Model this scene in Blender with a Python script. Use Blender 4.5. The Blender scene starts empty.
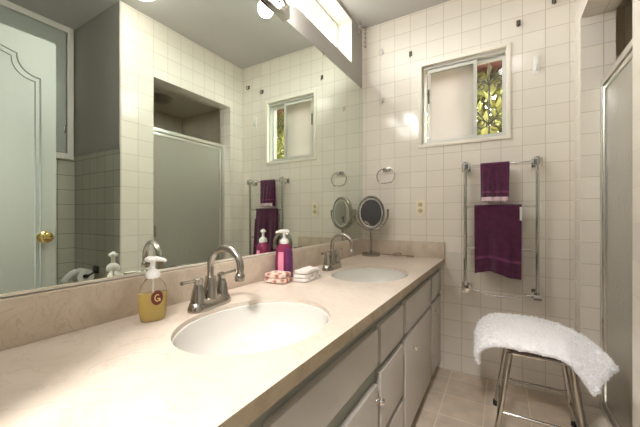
import bpy, bmesh, math, random
from mathutils import Vector, Matrix, noise
from mathutils.geometry import tessellate_polygon

# ------------------------------------------------------------------ camera, world, lights, exposure
scene = bpy.context.scene
COL = scene.collection
R = math.radians
PI = math.pi
TH = math.atan(182 / 308)

cam_data = bpy.data.cameras.new('camera')
cam_data.sensor_width = 36
cam_data.lens = 36 * 308 / 640
cam_data.shift_y = 2.5 / 640
cam_data.clip_start = 0.02
cam = bpy.data.objects.new('camera', cam_data)
COL.objects.link(cam)
cam.location = (0, 0, 1.06)
cam.rotation_euler = (R(90), 0, TH)
scene.camera = cam

world = bpy.data.worlds.new('world')
scene.world = world
world.use_nodes = True
wn = world.node_tree
wn.nodes.clear()
wo = wn.nodes.new('ShaderNodeOutputWorld')
wb = wn.nodes.new('ShaderNodeBackground')
wb.inputs['Color'].default_value = (0.97, 0.985, 1.0, 1)
wb.inputs['Strength'].default_value = 8.0
wn.links.new(wb.outputs[0], wo.inputs[0])
wt = wn.nodes.new('ShaderNodeTexCoord'); ws = wn.nodes.new('ShaderNodeSeparateXYZ'); wr = wn.nodes.new('ShaderNodeValToRGB')
wn.links.new(wt.outputs['Generated'], ws.inputs[0]); wn.links.new(ws.outputs[2], wr.inputs['Fac'])
wr.color_ramp.elements[0].position = 0.0; wr.color_ramp.elements[0].color = (0.16, 0.15, 0.13, 1)
wr.color_ramp.elements[1].position = 0.04; wr.color_ramp.elements[1].color = (0.97, 0.985, 1.0, 1)
wn.links.new(wr.outputs['Color'], wb.inputs['Color'])

scene.view_settings.view_transform = 'Standard'
scene.view_settings.look = 'None'
scene.view_settings.gamma = 1
scene.view_settings.exposure = 1.20

BULB = 30.0          # emission of the globe bulbs over the mirror
DOME = 8.0           # emission of the ceiling dome
HALL_FILL = 165.0         # emission of the added fill lamp in the unseen hall

# ------------------------------------------------------------------ room numbers
XL = -0.957          # left wall face
XR = 0.360           # right wall face
YF = 2.277           # far wall face
ZC = 2.54            # ceiling
CT = 0.768           # counter top
YB = -0.05           # back wall face

# ------------------------------------------------------------------ materials
def newmat(name):
    m = bpy.data.materials.new(name)
    m.use_nodes = True
    nt = m.node_tree
    return m, nt, nt.nodes['Principled BSDF']

def setin(b, **kw):
    names = dict(col='Base Color', rough='Roughness', metal='Metallic', trans='Transmission Weight', ior='IOR',
                 alpha='Alpha', spec='Specular IOR Level', coat='Coat Weight', sheen='Sheen Weight',
                 sss='Subsurface Weight', em='Emission Color', es='Emission Strength', crough='Coat Roughness')
    for k, v in kw.items():
        if k in ('col', 'em') and len(v) == 3:
            v = (*v, 1)
        b.inputs[names[k]].default_value = v

def srgb(r, g, b):
    f = lambda c: (c / 255 / 12.92) if c / 255 <= 0.04045 else ((c / 255 + 0.055) / 1.055) ** 2.4
    return (f(r), f(g), f(b))

def simple(name, col, rough=0.5, bump=0, bscale=200, vary=0, vscale=8, **kw):
    m, nt, b = newmat(name)
    setin(b, col=col, rough=rough, **kw)
    tc = nt.nodes.new('ShaderNodeTexCoord')
    if vary:
        n = nt.nodes.new('ShaderNodeTexNoise'); n.inputs['Scale'].default_value = vscale; n.inputs['Detail'].default_value = 5
        nt.links.new(tc.outputs['Object'], n.inputs['Vector'])
        r = nt.nodes.new('ShaderNodeValToRGB')
        r.color_ramp.elements[0].position = 0.3; r.color_ramp.elements[1].position = 0.7
        r.color_ramp.elements[0].color = (*[c * (1 - vary) for c in col[:3]], 1)
        r.color_ramp.elements[1].color = (*[min(1, c * (1 + vary)) for c in col[:3]], 1)
        nt.links.new(n.outputs['Fac'], r.inputs['Fac'])
        nt.links.new(r.outputs['Color'], b.inputs['Base Color'])
    if bump:
        n = nt.nodes.new('ShaderNodeTexNoise'); n.inputs['Scale'].default_value = bscale; n.inputs['Detail'].default_value = 3
        nt.links.new(tc.outputs['Object'], n.inputs['Vector'])
        bp = nt.nodes.new('ShaderNodeBump'); bp.inputs['Strength'].default_value = bump; bp.inputs['Distance'].default_value = 0.003
        nt.links.new(n.outputs['Fac'], bp.inputs['Height'])
        nt.links.new(bp.outputs['Normal'], b.inputs['Normal'])
    return m

def tile_mat(name, base, grout, s, ox, oy, oz, w=0.0022, rough=0.18, mott=0.015, mscale=3, wav=0.06, tv=0.03, soft=0.4):
    m, nt, b = newmat(name)
    N = nt.nodes.new; L = nt.links.new
    def mth(op, a, c=None, d=None):
        n = N('ShaderNodeMath'); n.operation = op
        for i, v in enumerate((a, c, d)):
            if v is None: continue
            if isinstance(v, (int, float)): n.inputs[i].default_value = v
            else: L(v, n.inputs[i])
        return n.outputs[0]
    g = N('ShaderNodeNewGeometry')
    sp = N('ShaderNodeSeparateXYZ'); L(g.outputs['Position'], sp.inputs[0])
    sn = N('ShaderNodeSeparateXYZ'); L(g.outputs['True Normal'], sn.inputs[0])
    nx = mth('GREATER_THAN', mth('ABSOLUTE', sn.outputs[0]), 0.6)
    nz = mth('GREATER_THAN', mth('ABSOLUTE', sn.outputs[2]), 0.6)
    px = mth('DIVIDE', mth('SUBTRACT', sp.outputs[0], ox), s)
    py = mth('DIVIDE', mth('SUBTRACT', sp.outputs[1], oy), s)
    pz = mth('DIVIDE', mth('SUBTRACT', sp.outputs[2], oz), s)
    def mix(f, a, c):   # a*(1-f)+c*f
        return mth('ADD', mth('MULTIPLY', a, mth('SUBTRACT', 1.0, f)), mth('MULTIPLY', c, f))
    U = mix(nx, px, py)
    V = mix(nz, pz, py)
    def edge(q):
        fr = mth('FRACT', mth('ADD', q, 100.0))
        return mth('MULTIPLY', mth('MINIMUM', fr, mth('SUBTRACT', 1.0, fr)), s)
    d = mth('MINIMUM', edge(U), edge(V))
    mr = N('ShaderNodeMapRange'); mr.interpolation_type = 'SMOOTHSTEP'
    L(d, mr.inputs['Value'])
    mr.inputs['From Min'].default_value = w * soft; mr.inputs['From Max'].default_value = w
    cx = N('ShaderNodeCombineXYZ'); L(mth('FLOOR', U), cx.inputs[0]); L(mth('FLOOR', V), cx.inputs[1])
    wnz = N('ShaderNodeTexWhiteNoise'); L(cx.outputs[0], wnz.inputs['Vector'])
    ns = N('ShaderNodeTexNoise'); ns.inputs['Scale'].default_value = mscale; ns.inputs['Detail'].default_value = 6
    L(g.outputs['Position'], ns.inputs['Vector'])
    val = mth('ADD', mth('MULTIPLY', mth('SUBTRACT', wnz.outputs['Value'], 0.5), tv * 2),
              mth('ADD', 1.0, mth('MULTIPLY', mth('SUBTRACT', ns.outputs['Fac'], 0.5), mott * 4)))
    vm = N('ShaderNodeVectorMath'); vm.operation = 'SCALE'; vm.inputs[0].default_value = base
    L(val, vm.inputs['Scale'])
    mc = N('ShaderNodeMix'); mc.data_type = 'RGBA'
    L(mr.outputs[0], mc.inputs['Factor']); mc.inputs['A'].default_value = (*grout, 1); L(vm.outputs[0], mc.inputs['B'])
    L(mc.outputs['Result'], b.inputs['Base Color']); setin(b, spec=0.35)
    L(mth('ADD', rough, mth('MULTIPLY', mth('SUBTRACT', 1.0, mr.outputs[0]), 0.5)), b.inputs['Roughness'])
    n2 = N('ShaderNodeTexNoise'); n2.inputs['Scale'].default_value = 9; L(g.outputs['Position'], n2.inputs['Vector'])
    hgt = mth('ADD', mr.outputs[0], mth('MULTIPLY', n2.outputs['Fac'], wav * 10))
    bp = N('ShaderNodeBump'); bp.inputs['Strength'].default_value = 0.5; bp.inputs['Distance'].default_value = 0.0015
    L(hgt, bp.inputs['Height']); L(bp.outputs['Normal'], b.inputs['Normal'])
    return m

def marble(name, c1, c2, c3, scale=5, rough=0.28):
    m, nt, b = newmat(name)
    N = nt.nodes.new; L = nt.links.new
    tc = N('ShaderNodeTexCoord')
    n1 = N('ShaderNodeTexNoise'); n1.inputs['Scale'].default_value = scale; n1.inputs['Detail'].default_value = 9; n1.inputs['Distortion'].default_value = 1.6
    L(tc.outputs['Object'], n1.inputs['Vector'])
    r = N('ShaderNodeValToRGB'); e = r.color_ramp.elements
    e[0].position = 0.28; e[0].color = (*c2, 1); e[1].position = 0.62; e[1].color = (*c1, 1)
    x = e.new(0.45); x.color = (*[0.5 * (a + d) for a, d in zip(c1, c2)], 1)
    L(n1.outputs['Fac'], r.inputs['Fac'])
    n2 = N('ShaderNodeTexNoise'); n2.inputs['Scale'].default_value = scale * 1.7; n2.inputs['Detail'].default_value = 6; n2.inputs['Distortion'].default_value = 3.5
    L(tc.outputs['Object'], n2.inputs['Vector'])
    r2 = N('ShaderNodeValToRGB'); e = r2.color_ramp.elements
    e[0].position = 0.480; e[0].color = (0, 0, 0, 1); e[1].position = 0.520; e[1].color = (0, 0, 0, 1)
    x = e.new(0.5); x.color = (0.35, 0.35, 0.35, 1)
    L(n2.outputs['Fac'], r2.inputs['Fac'])
    mc = N('ShaderNodeMix'); mc.data_type = 'RGBA'
    L(r2.outputs['Color'], mc.inputs['Factor']); L(r.outputs['Color'], mc.inputs['A']); mc.inputs['B'].default_value = (*c3, 1)
    L(mc.outputs['Result'], b.inputs['Base Color'])
    setin(b, rough=rough, spec=0.4)
    return m

def lamp_mat(name, col, strength):
    m = bpy.data.materials.new(name); m.use_nodes = True; nt = m.node_tree; nt.nodes.clear()
    o = nt.nodes.new('ShaderNodeOutputMaterial'); e = nt.nodes.new('ShaderNodeEmission')
    e.inputs[0].default_value = (*col, 1); e.inputs[1].default_value = strength
    nt.links.new(e.outputs[0], o.inputs[0])
    return m

M = {}
M['tile'] = tile_mat('wall_tile', srgb(236, 228, 216), srgb(200, 188, 172), 0.1147, -0.808, YF, 0.004, w=0.0022, rough=0.13)
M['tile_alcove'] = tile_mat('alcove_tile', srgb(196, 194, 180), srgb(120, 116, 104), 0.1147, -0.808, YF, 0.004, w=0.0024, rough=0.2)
M['shower_tile'] = tile_mat('shower_tile', srgb(226, 216, 198), srgb(202, 190, 172), 0.1147, -0.808, YF, 0.004, w=0.0024, rough=0.25)
M['floor'] = tile_mat('floor_tile', srgb(206, 190, 170), srgb(228, 214, 192), 0.212, -0.295, 2.17, 0, w=0.004, rough=0.35, mott=0.16, mscale=11, wav=0.4, tv=0.05)
M['paint'] = simple('grey_wall_paint', srgb(172, 168, 161), 0.55, bump=0.15, bscale=60)
M['ceil'] = simple('ceiling_paint', srgb(196, 193, 190), 0.5, bump=0.12, bscale=40, vary=0.015)
M['showerceil'] = simple('shower_ceiling_paint', srgb(214, 206, 194), 0.6)
M['white'] = simple('white_paint', srgb(232, 228, 218), 0.35)
M['trimw'] = simple('window_trim_white', srgb(238, 230, 216), 0.4)
M['alum'] = simple('window_sash_metal', srgb(206, 204, 196), 0.35, metal=0.15)
M['doorpaint'] = simple('door_paint', srgb(184, 187, 180), 0.45, bump=0.08, bscale=30)
M['doorgroove'] = simple('door_moulding_shade', srgb(160, 166, 162), 0.35)  # groove shading put into the moulding as a darker door colour
M['cupboard'] = simple('cupboard_paint', srgb(176, 180, 172), 0.4)
M['marble'] = marble('cream_cultured_marble', srgb(219, 205, 190), srgb(206, 190, 174), srgb(178, 158, 142), 2.6, 0.3)
M['marble_splash'] = marble('beige_splash_marble', srgb(216, 202, 184), srgb(196, 180, 160), srgb(160, 138, 118), 6, 0.3)
M['marble_edge_shaded'] = marble('shaded_counter_edge', srgb(176, 158, 132), srgb(154, 136, 110), srgb(140, 120, 96), 12, 0.4)  # shade on the counter's front edge, put in as a darker marble
M['basin'] = simple('basin_porcelain', srgb(216, 212, 204), 0.12, coat=0.5)
M['vanity'] = simple('taupe_cabinet_paint', srgb(202, 195, 188), 0.35, bump=0.06, bscale=25)
M['vframe'] = simple('cabinet_frame_paint', srgb(160, 160, 150), 0.45)
M['chrome'] = simple('chrome', (0.72, 0.70, 0.67), 0.12, metal=1)
M['satin'] = simple('satin_aluminium', (0.78, 0.77, 0.72), 0.3, metal=1)
M['darkchrome'] = simple('stool_chrome', (0.52, 0.49, 0.45), 0.14, metal=1)
M['nickel'] = simple('brushed_nickel', (0.44, 0.405, 0.36), 0.25, metal=1, bump=0.03, bscale=400)
M['mirror'] = simple('mirror_glass', (0.80, 0.86, 0.79), 0.0, metal=1)
M['mirror2'] = simple('round_mirror_glass', (0.85, 0.87, 0.86), 0.0, metal=1)
M['lens'] = simple('mirror_light_ring', srgb(200, 197, 188), 0.3)
M['brass'] = simple('polished_brass', (0.75, 0.56, 0.22), 0.15, metal=1)
M['black'] = simple('black_plastic', (0.015, 0.015, 0.015), 0.4)
M['rubber'] = simple('black_rubber', (0.02, 0.02, 0.02), 0.7)
M['brownseat'] = simple('brown_seat_vinyl', srgb(92, 62, 48), 0.4)
M['rug'] = simple('white_shag', srgb(253, 251, 251), 0.9, bump=0.6, bscale=260, sheen=0.3)
M['towel'] = simple('plum_terry', srgb(84, 26, 62), 0.95, bump=1.0, bscale=420, sheen=0.35, vary=0.25, vscale=30)
M['band'] = simple('plum_woven_band', srgb(128, 62, 98), 0.8, bump=0.4, bscale=300)
M['lace'] = simple('white_lace_trim', srgb(226, 200, 208), 0.9)
M['cream_plastic'] = simple('cream_plastic', srgb(240, 230, 206), 0.4)
M['tan_plastic'] = simple('tan_plastic', srgb(120, 100, 70), 0.4)
M['socket_tan'] = simple('socket_tan', srgb(204, 186, 148), 0.4)
M['white_plastic'] = simple('white_plastic', srgb(240, 238, 232), 0.3)
M['cord'] = simple('tan_cord', srgb(160, 138, 112), 0.5)
M['paper'] = simple('tissue_paper', srgb(236, 236, 228), 0.9)
M['iron'] = simple('wrought_iron', srgb(84, 78, 66), 0.6)
M['leaf'] = simple('leaf_green', srgb(158, 154, 92), 0.55, vary=0.3, vscale=7)
M['eave'] = simple('red_eave_paint', srgb(138, 84, 82), 0.6)
M['stucco'] = simple('outside_ground', srgb(120, 112, 96), 0.9)
M['hall'] = simple('hall_darkness', srgb(38, 35, 33), 0.8)  # near-black stands in for hall darkness, mirrored in the round glass
M['amber'] = simple('amber_soap', srgb(255, 228, 120), 0.05, trans=0.6, ior=1.36)
M['clearp'] = simple('clear_plastic', (0.96, 0.95, 0.92), 0.04, trans=0.94, ior=1.2)
M['label_d'] = simple('maroon_label', srgb(96, 34, 24), 0.5)
M['label_g'] = simple('gold_emblem', srgb(222, 190, 120), 0.4)
M['pink'] = simple('pink_soap', srgb(176, 62, 112), 0.06, trans=0.55, ior=1.3)
M['purple'] = simple('purple_label', srgb(108, 50, 100), 0.3, vary=0.3, vscale=40)
M['pinklabel'] = simple('pale_pink_label', srgb(232, 150, 176), 0.35)
M['cloth_w'] = simple('white_terry', srgb(238, 230, 222), 0.95, bump=0.8, bscale=350)
M['grey_dot'] = simple('grey_mark', srgb(120, 110, 104), 0.9)
M['bulb'] = lamp_mat('lit_globe_bulb', (1.0, 0.96, 0.93), BULB)
M['dome'] = lamp_mat('lit_dome_glass', (1.0, 0.96, 0.92), DOME)
M['hall_fill'] = lamp_mat('hall_fill_glow', (1.0, 0.97, 0.95), HALL_FILL)  # glow of the added hall fill lamp
M['dome_off'] = simple('unlit_dome_glass', srgb(150, 145, 130), 0.3)

def pattern_cloth():
    m, nt, b = newmat('rust_printed_cloth')
    tc = nt.nodes.new('ShaderNodeTexCoord')
    v = nt.nodes.new('ShaderNodeTexVoronoi'); v.inputs['Scale'].default_value = 42
    nt.links.new(tc.outputs['Object'], v.inputs['Vector'])
    r = nt.nodes.new('ShaderNodeValToRGB'); e = r.color_ramp.elements
    e[0].position = 0.25; e[0].color = (*srgb(172, 104, 86), 1); e[1].position = 0.6; e[1].color = (*srgb(226, 204, 190), 1)
    nt.links.new(v.outputs['Distance'], r.inputs['Fac']); nt.links.new(r.outputs['Color'], b.inputs['Base Color'])
    setin(b, rough=0.95)
    return m
M['printed'] = pattern_cloth()

def glass_mix(name, tint, clear, rough, gloss=0.08, trl=(0.8, 0.8, 0.75)):
    """thin pane: part sees through, part scatters, part reflects"""
    m = bpy.data.materials.new(name); m.use_nodes = True; nt = m.node_tree; nt.nodes.clear()
    N = nt.nodes.new; L = nt.links.new
    o = N('ShaderNodeOutputMaterial')
    t = N('ShaderNodeBsdfTransparent'); t.inputs[0].default_value = (*tint, 1)
    tr = N('ShaderNodeBsdfTranslucent'); tr.inputs[0].default_value = (*trl, 1)
    g = N('ShaderNodeBsdfGlossy'); g.inputs['Roughness'].default_value = rough
    m1 = N('ShaderNodeMixShader'); m1.inputs[0].default_value = clear; L(tr.outputs[0], m1.inputs[1]); L(t.outputs[0], m1.inputs[2])
    f = N('ShaderNodeLayerWeight'); f.inputs[0].default_value = .5
    pw = N('ShaderNodeMath'); pw.operation = 'POWER'; L(f.outputs['Facing'], pw.inputs[0]); pw.inputs[1].default_value = 4
    mm = N('ShaderNodeMath'); mm.operation = 'MULTIPLY_ADD'; mm.use_clamp = True; L(pw.outputs[0], mm.inputs[0]); mm.inputs[1].default_value = .35; mm.inputs[2].default_value = .03
    m2 = N('ShaderNodeMixShader'); L(mm.outputs[0], m2.inputs[0]); L(m1.outputs[0], m2.inputs[1]); L(g.outputs[0], m2.inputs[2])
    L(m2.outputs[0], o.inputs[0])
    return m
M['pane'] = glass_mix('clear_window_glass', (0.93, 0.95, 0.93), 1.0, 0.0)
M['frost'] = glass_mix('frosted_window_glass', (0.9, 0.9, 0.9), 0.12, 0.3, 0.04, (0.58, 0.55, 0.51))

def shower_glass():
    m = bpy.data.materials.new('pebbled_shower_glass'); m.use_nodes = True; nt = m.node_tree; nt.nodes.clear()
    N = nt.nodes.new; L = nt.links.new
    o = N('ShaderNodeOutputMaterial')
    tc = N('ShaderNodeTexCoord')
    mp = N('ShaderNodeMapping'); mp.inputs['Scale'].default_value = (1, 1, 0.6); L(tc.outputs['Object'], mp.inputs[0])
    n = N('ShaderNodeTexNoise'); n.inputs['Scale'].default_value = 48; L(mp.outputs[0], n.inputs['Vector'])
    bp = N('ShaderNodeBump'); bp.inputs['Strength'].default_value = 0.5; bp.inputs['Distance'].default_value = 0.006
    L(n.outputs['Fac'], bp.inputs['Height'])
    tl = N('ShaderNodeBsdfTranslucent'); tl.inputs[0].default_value = (0.80, 0.78, 0.70, 1); L(bp.outputs[0], tl.inputs['Normal'])
    df = N('ShaderNodeBsdfDiffuse'); df.inputs[0].default_value = (0.62, 0.60, 0.52, 1); L(bp.outputs[0], df.inputs['Normal'])
    g = N('ShaderNodeBsdfGlossy'); g.inputs['Roughness'].default_value = 0.16; L(bp.outputs[0], g.inputs['Normal'])
    m1 = N('ShaderNodeMixShader'); m1.inputs[0].default_value = 0.55; L(tl.outputs[0], m1.inputs[1]); L(df.outputs[0], m1.inputs[2])
    f = N('ShaderNodeLayerWeight'); f.inputs[0].default_value = .5
    pw = N('ShaderNodeMath'); pw.operation = 'POWER'; L(f.outputs['Facing'], pw.inputs[0]); pw.inputs[1].default_value = 2
    mm = N('ShaderNodeMath'); mm.operation = 'MULTIPLY_ADD'; mm.use_clamp = True; L(pw.outputs[0], mm.inputs[0]); mm.inputs[1].default_value = .95; mm.inputs[2].default_value = .03
    m2 = N('ShaderNodeMixShader'); L(mm.outputs[0], m2.inputs[0]); L(m1.outputs[0], m2.inputs[1]); L(g.outputs[0], m2.inputs[2])
    L(m2.outputs[0], o.inputs[0])
    return m
M['shower_glass'] = shower_glass()

# ------------------------------------------------------------------ mesh helpers
class MB:
    def __init__(s): s.bm = bmesh.new(); s.flat = True
    def _new(s, fn):
        before = set(s.bm.faces); fn(); return [f for f in s.bm.faces if f not in before]
    def box(s, x0, x1, y0, y1, z0, z1, bev=0, rot=None, seg=2):
        b = bmesh.new()
        bmesh.ops.create_cube(b, size=1)
        bmesh.ops.scale(b, vec=(x1 - x0, y1 - y0, z1 - z0), verts=b.verts)
        if bev: bmesh.ops.bevel(b, geom=list(b.edges), offset=bev, segments=seg, affect='EDGES', profile=0.7)
        if rot: bmesh.ops.rotate(b, matrix=rot, verts=b.verts, cent=(0, 0, 0))
        bmesh.ops.translate(b, vec=((x0 + x1) / 2, (y0 + y1) / 2, (z0 + z1) / 2), verts=b.verts)
        s.merge(b); return s
    def merge(s, b):
        me = bpy.data.meshes.new('tmp'); b.to_mesh(me); b.free(); s.bm.from_mesh(me); bpy.data.meshes.remove(me)
    def tube(s, pts, r, n=10, closed=False, rads=None, squash=None):
        pts = [Vector(p) for p in pts]; m = len(pts)
        rings = []
        T = []
        for i in range(m):
            if closed: t = pts[(i + 1) % m] - pts[i - 1]
            else: t = pts[min(i + 1, m - 1)] - pts[max(i - 1, 0)]
            T.append(t.normalized())
        up = Vector((0, 0, 1)) if abs(T[0].z) < 0.9 else Vector((1, 0, 0))
        u = (up - T[0] * up.dot(T[0])).normalized()
        for i in range(m):
            u = (u - T[i] * u.dot(T[i])).normalized(); v = T[i].cross(u)
            rr = rads[i] if rads else r
            sq = squash or 1.0
            rings.append([s.bm.verts.new(pts[i] + (u * math.cos(2 * PI * k / n) * rr + v * math.sin(2 * PI * k / n) * rr * sq)) for k in range(n)])
        for i in range(m if closed else m - 1):
            a, b = rings[i], rings[(i + 1) % m]
            off = 0
            if closed and i == m - 1:
                off = min(range(n), key=lambda o: (a[0].co - b[o].co).length)
            for k in range(n):
                s.bm.faces.new((a[k], a[(k + 1) % n], b[(k + 1 + off) % n], b[(k + off) % n]))
        if not closed:
            s.bm.faces.new(list(reversed(rings[0]))); s.bm.faces.new(rings[-1])
        return s
    def cyl(s, p0, p1, r, r2=None, n=20):
        return s.tube([p0, p1], r, n, rads=[r, r if r2 is None else r2])
    def lathe(s, prof, c=(0, 0, 0), n=32, sx=1, sy=1, cap0=True, cap1=True):
        rings = []
        for (r, z) in prof:
            rings.append([s.bm.verts.new((c[0] + r * sx * math.cos(2 * PI * k / n), c[1] + r * sy * math.sin(2 * PI * k / n), c[2] + z)) for k in range(n)])
        for a, b in zip(rings, rings[1:]):
            for k in range(n): s.bm.faces.new((a[k], a[(k + 1) % n], b[(k + 1) % n], b[k]))
        if cap0: s.bm.faces.new(list(reversed(rings[0])))
        if cap1: s.bm.faces.new(rings[-1])
        return s
    def sphere(s, c, r, n=20, sz=1):
        b = bmesh.new(); bmesh.ops.create_uvsphere(b, u_segments=n, v_segments=n // 2 + 2, radius=r)
        bmesh.ops.scale(b, vec=(1, 1, sz), verts=b.verts); bmesh.ops.translate(b, vec=c, verts=b.verts); s.merge(b); return s
    def grid(s, fn, nu, nv):
        V = [[s.bm.verts.new(fn(i / nu, j / nv)) for j in range(nv + 1)] for i in range(nu + 1)]
        for i in range(nu):
            for j in range(nv): s.bm.faces.new((V[i][j], V[i + 1][j], V[i + 1][j + 1], V[i][j + 1]))
        return s
    def prism(s, pts, axis, a0, a1):
        """polygon pts in the other two axes, extruded along axis"""
        def mk(p, a):
            return {'x': (a, p[0], p[1]), 'y': (p[0], a, p[1]), 'z': (p[0], p[1], a)}[axis]
        A = [s.bm.verts.new(mk(p, a0)) for p in pts]; B = [s.bm.verts.new(mk(p, a1)) for p in pts]
        n = len(pts)
        s.bm.faces.new(A); s.bm.faces.new(list(reversed(B)))
        for i in range(n): s.bm.faces.new((A[i], B[i], B[(i + 1) % n], A[(i + 1) % n]))
        return s
    def move(s, v=None, rot=None, cent=(0, 0, 0)):
        if rot: bmesh.ops.rotate(s.bm, matrix=rot, verts=s.bm.verts, cent=cent)
        if v: bmesh.ops.translate(s.bm, vec=v, verts=s.bm.verts)
        return s
    def build(s, name, mat, parent=None, smooth=True, loc=None, angle=40, mats=None, facemat=None):
        bmesh.ops.recalc_face_normals(s.bm, faces=s.bm.faces)
        me = bpy.data.meshes.new(name); s.bm.to_mesh(me); s.bm.free()
        me.materials.append(M[mat] if isinstance(mat, str) else mat)
        for x in (mats or []): me.materials.append(M[x])
        if facemat:
            for p in me.polygons: p.material_index = facemat(p)
        if smooth:
            for p in me.polygons: p.use_smooth = True
            me.set_sharp_from_angle(angle=R(angle))
        o = bpy.data.objects.new(name, me); COL.objects.link(o)
        if parent: o.parent = parent
        if loc: o.location = loc
        return o

def tag(o, label=None, cat=None, group=None, kind=None):
    if label: o['label'] = label
    if cat: o['category'] = cat
    if group: o['group'] = group
    if kind: o['kind'] = kind
    return o

def thing(name, label, cat, loc=(0, 0, 0), rz=0, group=None):
    o = bpy.data.objects.new(name, None); COL.objects.link(o); o.empty_display_size = 0.05
    o.location = loc; o.rotation_euler = (0, 0, rz)
    return tag(o, label, cat, group)

def struct(name, mb, mat, parent=None, **kw):
    o = mb.build(name, mat, parent, smooth=False, **kw)
    if not parent: o['kind'] = 'structure'
    return o

def sempty(name, loc=(0, 0, 0), rz=0):
    o = bpy.data.objects.new(name, None); COL.objects.link(o); o.location = loc; o.rotation_euler = (0, 0, rz); o['kind'] = 'structure'; return o

def copy_tree(o, parent=None):
    c = o.copy(); COL.objects.link(c)
    if parent: c.parent = parent
    for ch in o.children: copy_tree(ch, c)
    return c

RX = lambda a: Matrix.Rotation(a, 3, 'X')
RY = lambda a: Matrix.Rotation(a, 3, 'Y')
RZ = lambda a: Matrix.Rotation(a, 3, 'Z')
rnd = random.Random(4)

# ------------------------------------------------------------------ the room
XA, YA = 1.05, 1.126            # alcove back wall, pier near end
OY0, OY1, OZ = 1.36, 2.12, 2.110  # shower opening
WT = 0.14
HB = -1.5                        # hall depth
XS = 1.30                        # shower right wall
struct('floor', MB().box(-1.35, 1.45, HB - .1, 2.45, -0.1, 0.0), 'floor')
struct('ceiling', MB().box(-1.2, 1.45, HB - .1, 2.45, ZC, ZC + 0.12), 'ceil')
# left wall with the clerestory window hole
wy0, wy1, wz0, wz1 = 0.93, 2.08, 2.19, 2.51
w = MB()
w.box(XL - .16, XL, HB - .1, 2.42, -0.05, wz0).box(XL - .16, XL, HB - .1, wy0, wz0, ZC).box(XL - .16, XL, wy1, 2.42, wz0, ZC).box(XL - .16, XL, wy0, wy1, wz1, ZC)
struct('wall_left', w, 'paint')
# far wall with the slider window hole
fx0, fx1, fz0, fz1 = -0.499, 0.028, 1.567, 2.132
w = MB()
w.box(XL, 1.45, YF, YF + .13, -0.05, fz0).box(XL, fx0, YF, YF + .13, fz0, fz1).box(fx1, 1.45, YF, YF + .13, fz0, fz1).box(XL, 1.45, YF, YF + .13, fz1, ZC)
struct('wall_far', w, 'tile')
# right wall: pier, header, stub
w = MB()
w.box(XR, XR + WT, YA, OY0, 0, ZC).box(XR, XR + WT, OY1, YF, 0, ZC)
w.box(XR, XR + WT, OY0, OY1, OZ, ZC)
struct('wall_right', w, 'tile')
# alcove side wall: tiled wainscot and grey paint above
w = MB()
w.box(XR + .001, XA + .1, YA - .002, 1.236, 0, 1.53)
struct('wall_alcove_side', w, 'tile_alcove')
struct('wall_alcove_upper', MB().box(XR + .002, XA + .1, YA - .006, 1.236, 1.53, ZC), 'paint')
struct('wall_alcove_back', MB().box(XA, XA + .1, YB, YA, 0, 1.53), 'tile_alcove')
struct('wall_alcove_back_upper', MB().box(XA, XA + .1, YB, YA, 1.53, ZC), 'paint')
# shower walls and its lower ceiling
struct('wall_shower_right', MB().box(XS, XS + .1, 1.236, YF, 0, ZC), 'shower_tile')
struct('wall_shower_near', MB().box(XR + WT, XS, 1.236, 1.25, 0, ZC), 'shower_tile')
struct('wall_shower_far', MB().box(XR + WT, XS, YF - .012, YF, 0, ZC), 'shower_tile')
struct('ceiling_shower', MB().box(XR + WT, XS, 1.25, YF - .012, 2.19, 2.25), 'showerceil')
struct('trim_1', MB().box(XR - .004, XR + WT + .004, OY0, OY1, 0, 0.06, bev=0.006), 'tile')   # curb
# back wall with doorway, hall
w = MB()
w.box(XL, -0.50, YB - .12, YB, 0, ZC).box(0.31, XA + .1, YB - .12, YB, 0, ZC).box(-0.50, 0.31, YB - .12, YB, 2.05, ZC)
struct('wall_back', w, 'paint')
struct('wall_hall', MB().box(-1.2, 1.45, HB - .1, HB, 0, ZC), 'hall')
struct('wall_hall_right', MB().box(1.0, 1.1, HB, YB - .12, 0, ZC), 'hall')
struct('wall_hall_left', MB().box(XL, XL + .05, HB, YB - .12, 0, ZC), 'hall')
w = MB(); w.box(-0.54, -0.50, YB - .13, YB + .012, 0, 2.09, bev=.004).box(0.31, 0.337, YB - .13, YB + .012, 0, 2.09, bev=.004).box(-0.50, 0.31, YB - .13, YB + .012, 2.05, 2.09, bev=.004)
struct('trim_2', w, 'white')

# clerestory window
wd = sempty('window_1', (XL - .13, (wy0 + wy1) / 2, wz0))
f = MB(); a, b = (wy1 - wy0) / 2, wz1 - wz0
f.box(-.02, .02, -a, a, 0, .022).box(-.02, .02, -a, a, b - .022, b).box(-.02, .02, -a, -a + .022, .022, b - .022).box(-.02, .02, a - .022, a, .022, b - .022)
f.build('window_frame', 'alum', wd, smooth=False)
MB().box(-.003, .003, -a + .02, a - .02, .02, b - .02).build('window_pane', 'pane', wd, smooth=False)
f = MB(); f.box(.02, .131, -a, a, .0, .006).box(.02, .131, -a, a, b - .006, b).box(.02, .131, a - .006, a, .006, b - .006).box(.02, .131, -a, -a + .006, .006, b - .006)
f.build('window_reveal', 'white', wd, smooth=False)

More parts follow.
